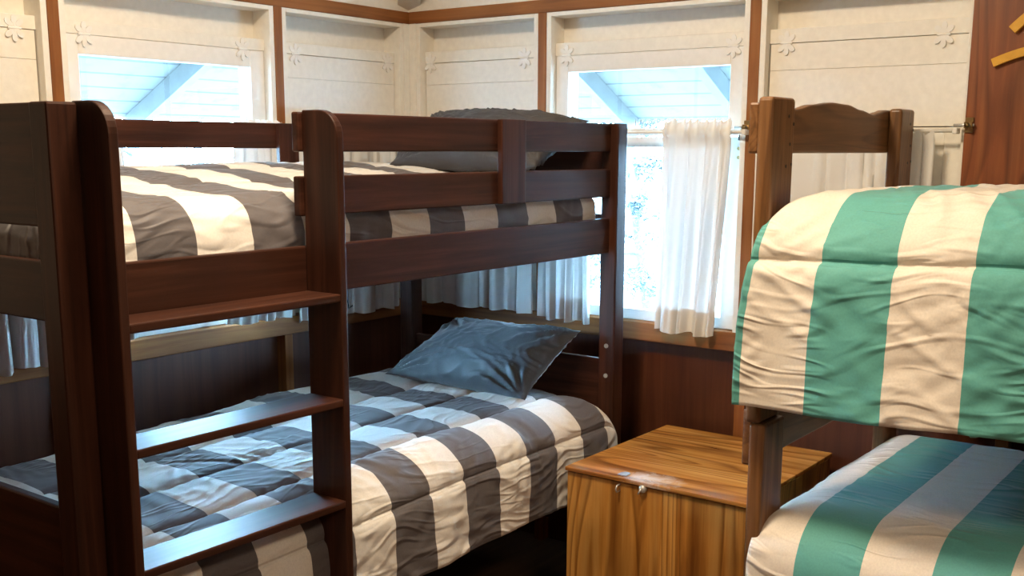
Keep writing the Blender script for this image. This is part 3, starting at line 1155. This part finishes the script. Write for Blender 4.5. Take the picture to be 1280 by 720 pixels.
for x in (-1.045, -.085):
    for z in (1.02, .28):
        obj('side_rail', B((x - .018, x + .018, FY1, HY0, z, z + .13)), M['pine_y'], pb, .005)
for z in (1.04, .34):
    bm = bmesh.new()
    for i in range(10):
        y = HY0 - .08 - i * .2
        box(bm, -1.027, -.103, y - .09, y, z, z + .018)
    obj('slat_deck', bm, M['pine_x'], pb)

for z0, z1 in ((1.059, 1.39), (.359, .655)):
    obj('mattress', B((-1.02, -.11, -4.05, -2.13, z0, z1)), M['sheet'], pb, .035, 4)

# ------------------------------------------------------------------ yellow curved strips on the plywood
def strip(label, pts, w, dep):
    """flat curved strip of painted wood standing proud of the wall; pts are (y,z) of its upper edge"""
    bm = bmesh.new()
    up, lo = [], []
    for i, p in enumerate(pts):
        a = Vector(pts[max(0, i - 1)])
        b = Vector(pts[min(len(pts) - 1, i + 1)])
        t = (b - a).normalized()
        nn = Vector((t.y, -t.x))
        if nn.y > 0:
            nn = -nn
        up.append(tuple(p))
        lo.append((p[0] + nn.x * w, p[1] + nn.y * w))
    prism(bm, up + lo[::-1], 'x', -.012 - dep, -.0125)
    o = obj('curved_strip', bm, M['yellow'], None, .001, 1, base=(-.012, pts[0][0], pts[0][1]))
    tag(o, label, 'wall decoration')
def arc(y0, z0, y1, z1, bulge, n=14):
    out = []
    for i in range(n + 1):
        f = i / n
        out.append((y0 + (y1 - y0) * f, z0 + (z1 - z0) * f + bulge * 4 * f * (1 - f)))
    return out
strip('yellow curved wooden strip on the brown plywood, the lower of the two', arc(-2.247, 1.806, -2.52, 1.838, .022), .024, .014)
strip('yellow curved wooden strip on the brown plywood, the upper one at the frame edge', arc(-2.288, 1.893, -2.46, 1.99, .02), .026, .014)

# ------------------------------------------------------------------ outdoors
def ground():
    bm = bmesh.new()
    n = 40
    V = []
    for j in range(n + 1):
        for i in range(n + 1):
            x, y = -30 + 80 * i / n, -30 + 80 * j / n
            V.append(bm.verts.new((x, y, -.6 + .5 * noise.noise((x * .12, y * .12, 0)))))
    for j in range(n):
        for i in range(n):
            bm.faces.new((V[j * (n + 1) + i], V[j * (n + 1) + i + 1], V[(j + 1) * (n + 1) + i + 1], V[(j + 1) * (n + 1) + i]))
    return bm
g = struct('snowy_ground', ground(), M['snow'])

def tree(name, label, base, h, lean, seed, leaves=0, rad=.09, nb=16, spread=1.2, blen=1.2):
    rnd = random.Random(seed)
    t = thing(name, label, 'tree', base)
    b = Vector(base)
    pts, rr = [], []
    for i in range(13):
        f = i / 12
        pts.append(b + Vector((lean[0] * f + .06 * noise.noise((f * 4, seed, 0)), lean[1] * f + .06 * noise.noise((f * 4, 0, seed)), h * f)))
        rr.append(rad * (1 - .75 * f) + .008)
    bm = bmesh.new()
    tube(bm, pts, rr, 10)
    obj('trunk', bm, M['bark'], t, smooth=True)
    bm = bmesh.new()
    tips = []
    for k_ in range(nb):
        f = .18 + .8 * k_ / nb
        i = min(11, int(f * 12))
        p = pts[i].lerp(pts[i + 1], f * 12 - i)
        a = rnd.uniform(0, 2 * PI)
        L = blen * (1.1 - .6 * f) * rnd.uniform(.7, 1.2)
        d = Vector((math.cos(a), math.sin(a), rnd.uniform(-.15, .55)))
        q = [p + d * L * s + Vector((0, 0, -.10 * s * s * L)) + Vector((noise.noise((s * 3, k_, seed)), noise.noise((s * 3, seed, k_)), 0)) * .1 for s in (0, .25, .5, .75, 1)]
        tube(bm, q, [rad * .30, rad * .24, rad * .18, rad * .12, rad * .06], 6)
        for m in range(4):
            s = rnd.uniform(.3, .95)
            o = p + d * L * s
            dd = (d + Vector((rnd.uniform(-1, 1), rnd.uniform(-1, 1), rnd.uniform(-.6, .6)))).normalized() * L * .35
            tube(bm, [o, o + dd * .5, o + dd], [rad * .10, rad * .08, rad * .04], 5)
            tips.append((o, dd))
        tips.append((p, d * L))
    obj('branches', bm, M['bark'], t, smooth=True)
    if leaves:
        bm = bmesh.new()
        for m in range(leaves):
            o, dd = rnd.choice(tips)
            p = o + dd * rnd.uniform(.15, 1.05) + Vector((rnd.gauss(0, .05), rnd.gauss(0, .05), rnd.gauss(-.03, .05)))
            a = Vector((rnd.gauss(0, 1), rnd.gauss(0, 1), rnd.gauss(0, 1))).normalized()
            c = a.orthogonal().normalized()
            L, W = rnd.uniform(.03, .07), rnd.uniform(.006, .013)
            bm.faces.new([bm.verts.new(p + v) for v in (-c * W, a * L * .5 - c * W * .6, a * L, c * W)])
        obj('foliage', bm, M['needles'], t)
    return t
tree('evergreen_tree', 'frosted tree with thin foliage outside the window with the ruffled curtain', (4.0, .98, -.5), 3.6, (0, .6), 3, 16000, .055, 34, 1.2, .62)
tree('bare_tree', 'bare twiggy tree outside the window above the dark footboard', (2.0, 4.4, -.6), 3.6, (-.3, .2), 11, 0, .07, 26, 1.2, 1.5)
tree('bare_tree', 'thin bare tree standing farther back beyond the left wall window', (3.4, 5.6, -.6), 3.8, (-.1, .2), 17, 0, .06, 24, 1.2, 1.5)

# ------------------------------------------------------------------ light
W = bpy.data.worlds.new('overcast_sky')
scn.world = W
W.use_nodes = True
bg = W.node_tree.nodes['Background']
bg.inputs[0].default_value = (.38, .69, 1.0, 1)
bg.inputs[1].default_value = 105.0

def lamp(name, loc, power, col, size, target=None):
    l = bpy.data.lights.new(name, 'AREA')
    l.shape = 'DISK'
    l.size = size
    l.energy = power
    l.color = col
    o = bpy.data.objects.new(name, l)
    o.location = loc
    if target is not None:
        o.rotation_euler = (Vector(target) - Vector(loc)).to_track_quat('-Z', 'Y').to_euler()
    link(o)
    return o
WARM = (1.0, .79, .55)
lamp('ceiling_lamp', (-1.85, -1.55, 2.86), 56, WARM, .5)
lamp('fill_light_far', (-2.9, -3.75, 2.45), 46, WARM, .6)  # added warm fill light out of view, not a fitting of the room

GROUPS = {'curtain': 'white curtains along both walls', 'curtain rod': 'curtain rods along both walls',
          'shutter': 'painted board shutters', 'comforter': 'striped comforters on the bunks', 'pillow': 'pillows on the dark bunk',
          'bolt': 'small brass bolts on the wall', 'wall decoration': 'yellow curved strips', 'bunk bed': 'bunk beds',
          'tree': 'trees outside the windows'}
for o in COL.objects:
    if o.parent is None and o.get('category') in GROUPS:
        o['group'] = GROUPS[o['category']]

# ------------------------------------------------------------------ camera (solved from the wall framing)
cx, cy, yaw, pitch, roll, f, py = CAMV = (-3.42402665, -3.07181396, 0.6392874, 0.1822537, 0.0034246, 1364.0072, 437.1104)
fw = Vector((math.cos(yaw) * math.cos(pitch), math.sin(yaw) * math.cos(pitch), -math.sin(pitch)))
rt = Vector((math.sin(yaw), -math.cos(yaw), 0))
upv = rt.cross(fw)
r2 = rt * math.cos(roll) + upv * math.sin(roll)
u2 = upv * math.cos(roll) - rt * math.sin(roll)
cam = bpy.data.cameras.new('camera')
co = bpy.data.objects.new('camera', cam)
link(co)
R3 = Matrix((r2, u2, -fw)).transposed()
co.matrix_world = Matrix.Translation((cx, cy, 1.55)) @ R3.to_4x4()
cam.sensor_width = 36
cam.lens = f / 1280 * 36
cam.shift_y = (py - 360) / 1280
cam.clip_start = .02
scn.camera = co

vs = scn.view_settings
vs.view_transform = 'Standard'
vs.look = 'None'
vs.exposure = .25
vs.gamma = 1
vs.use_curve_mapping = False
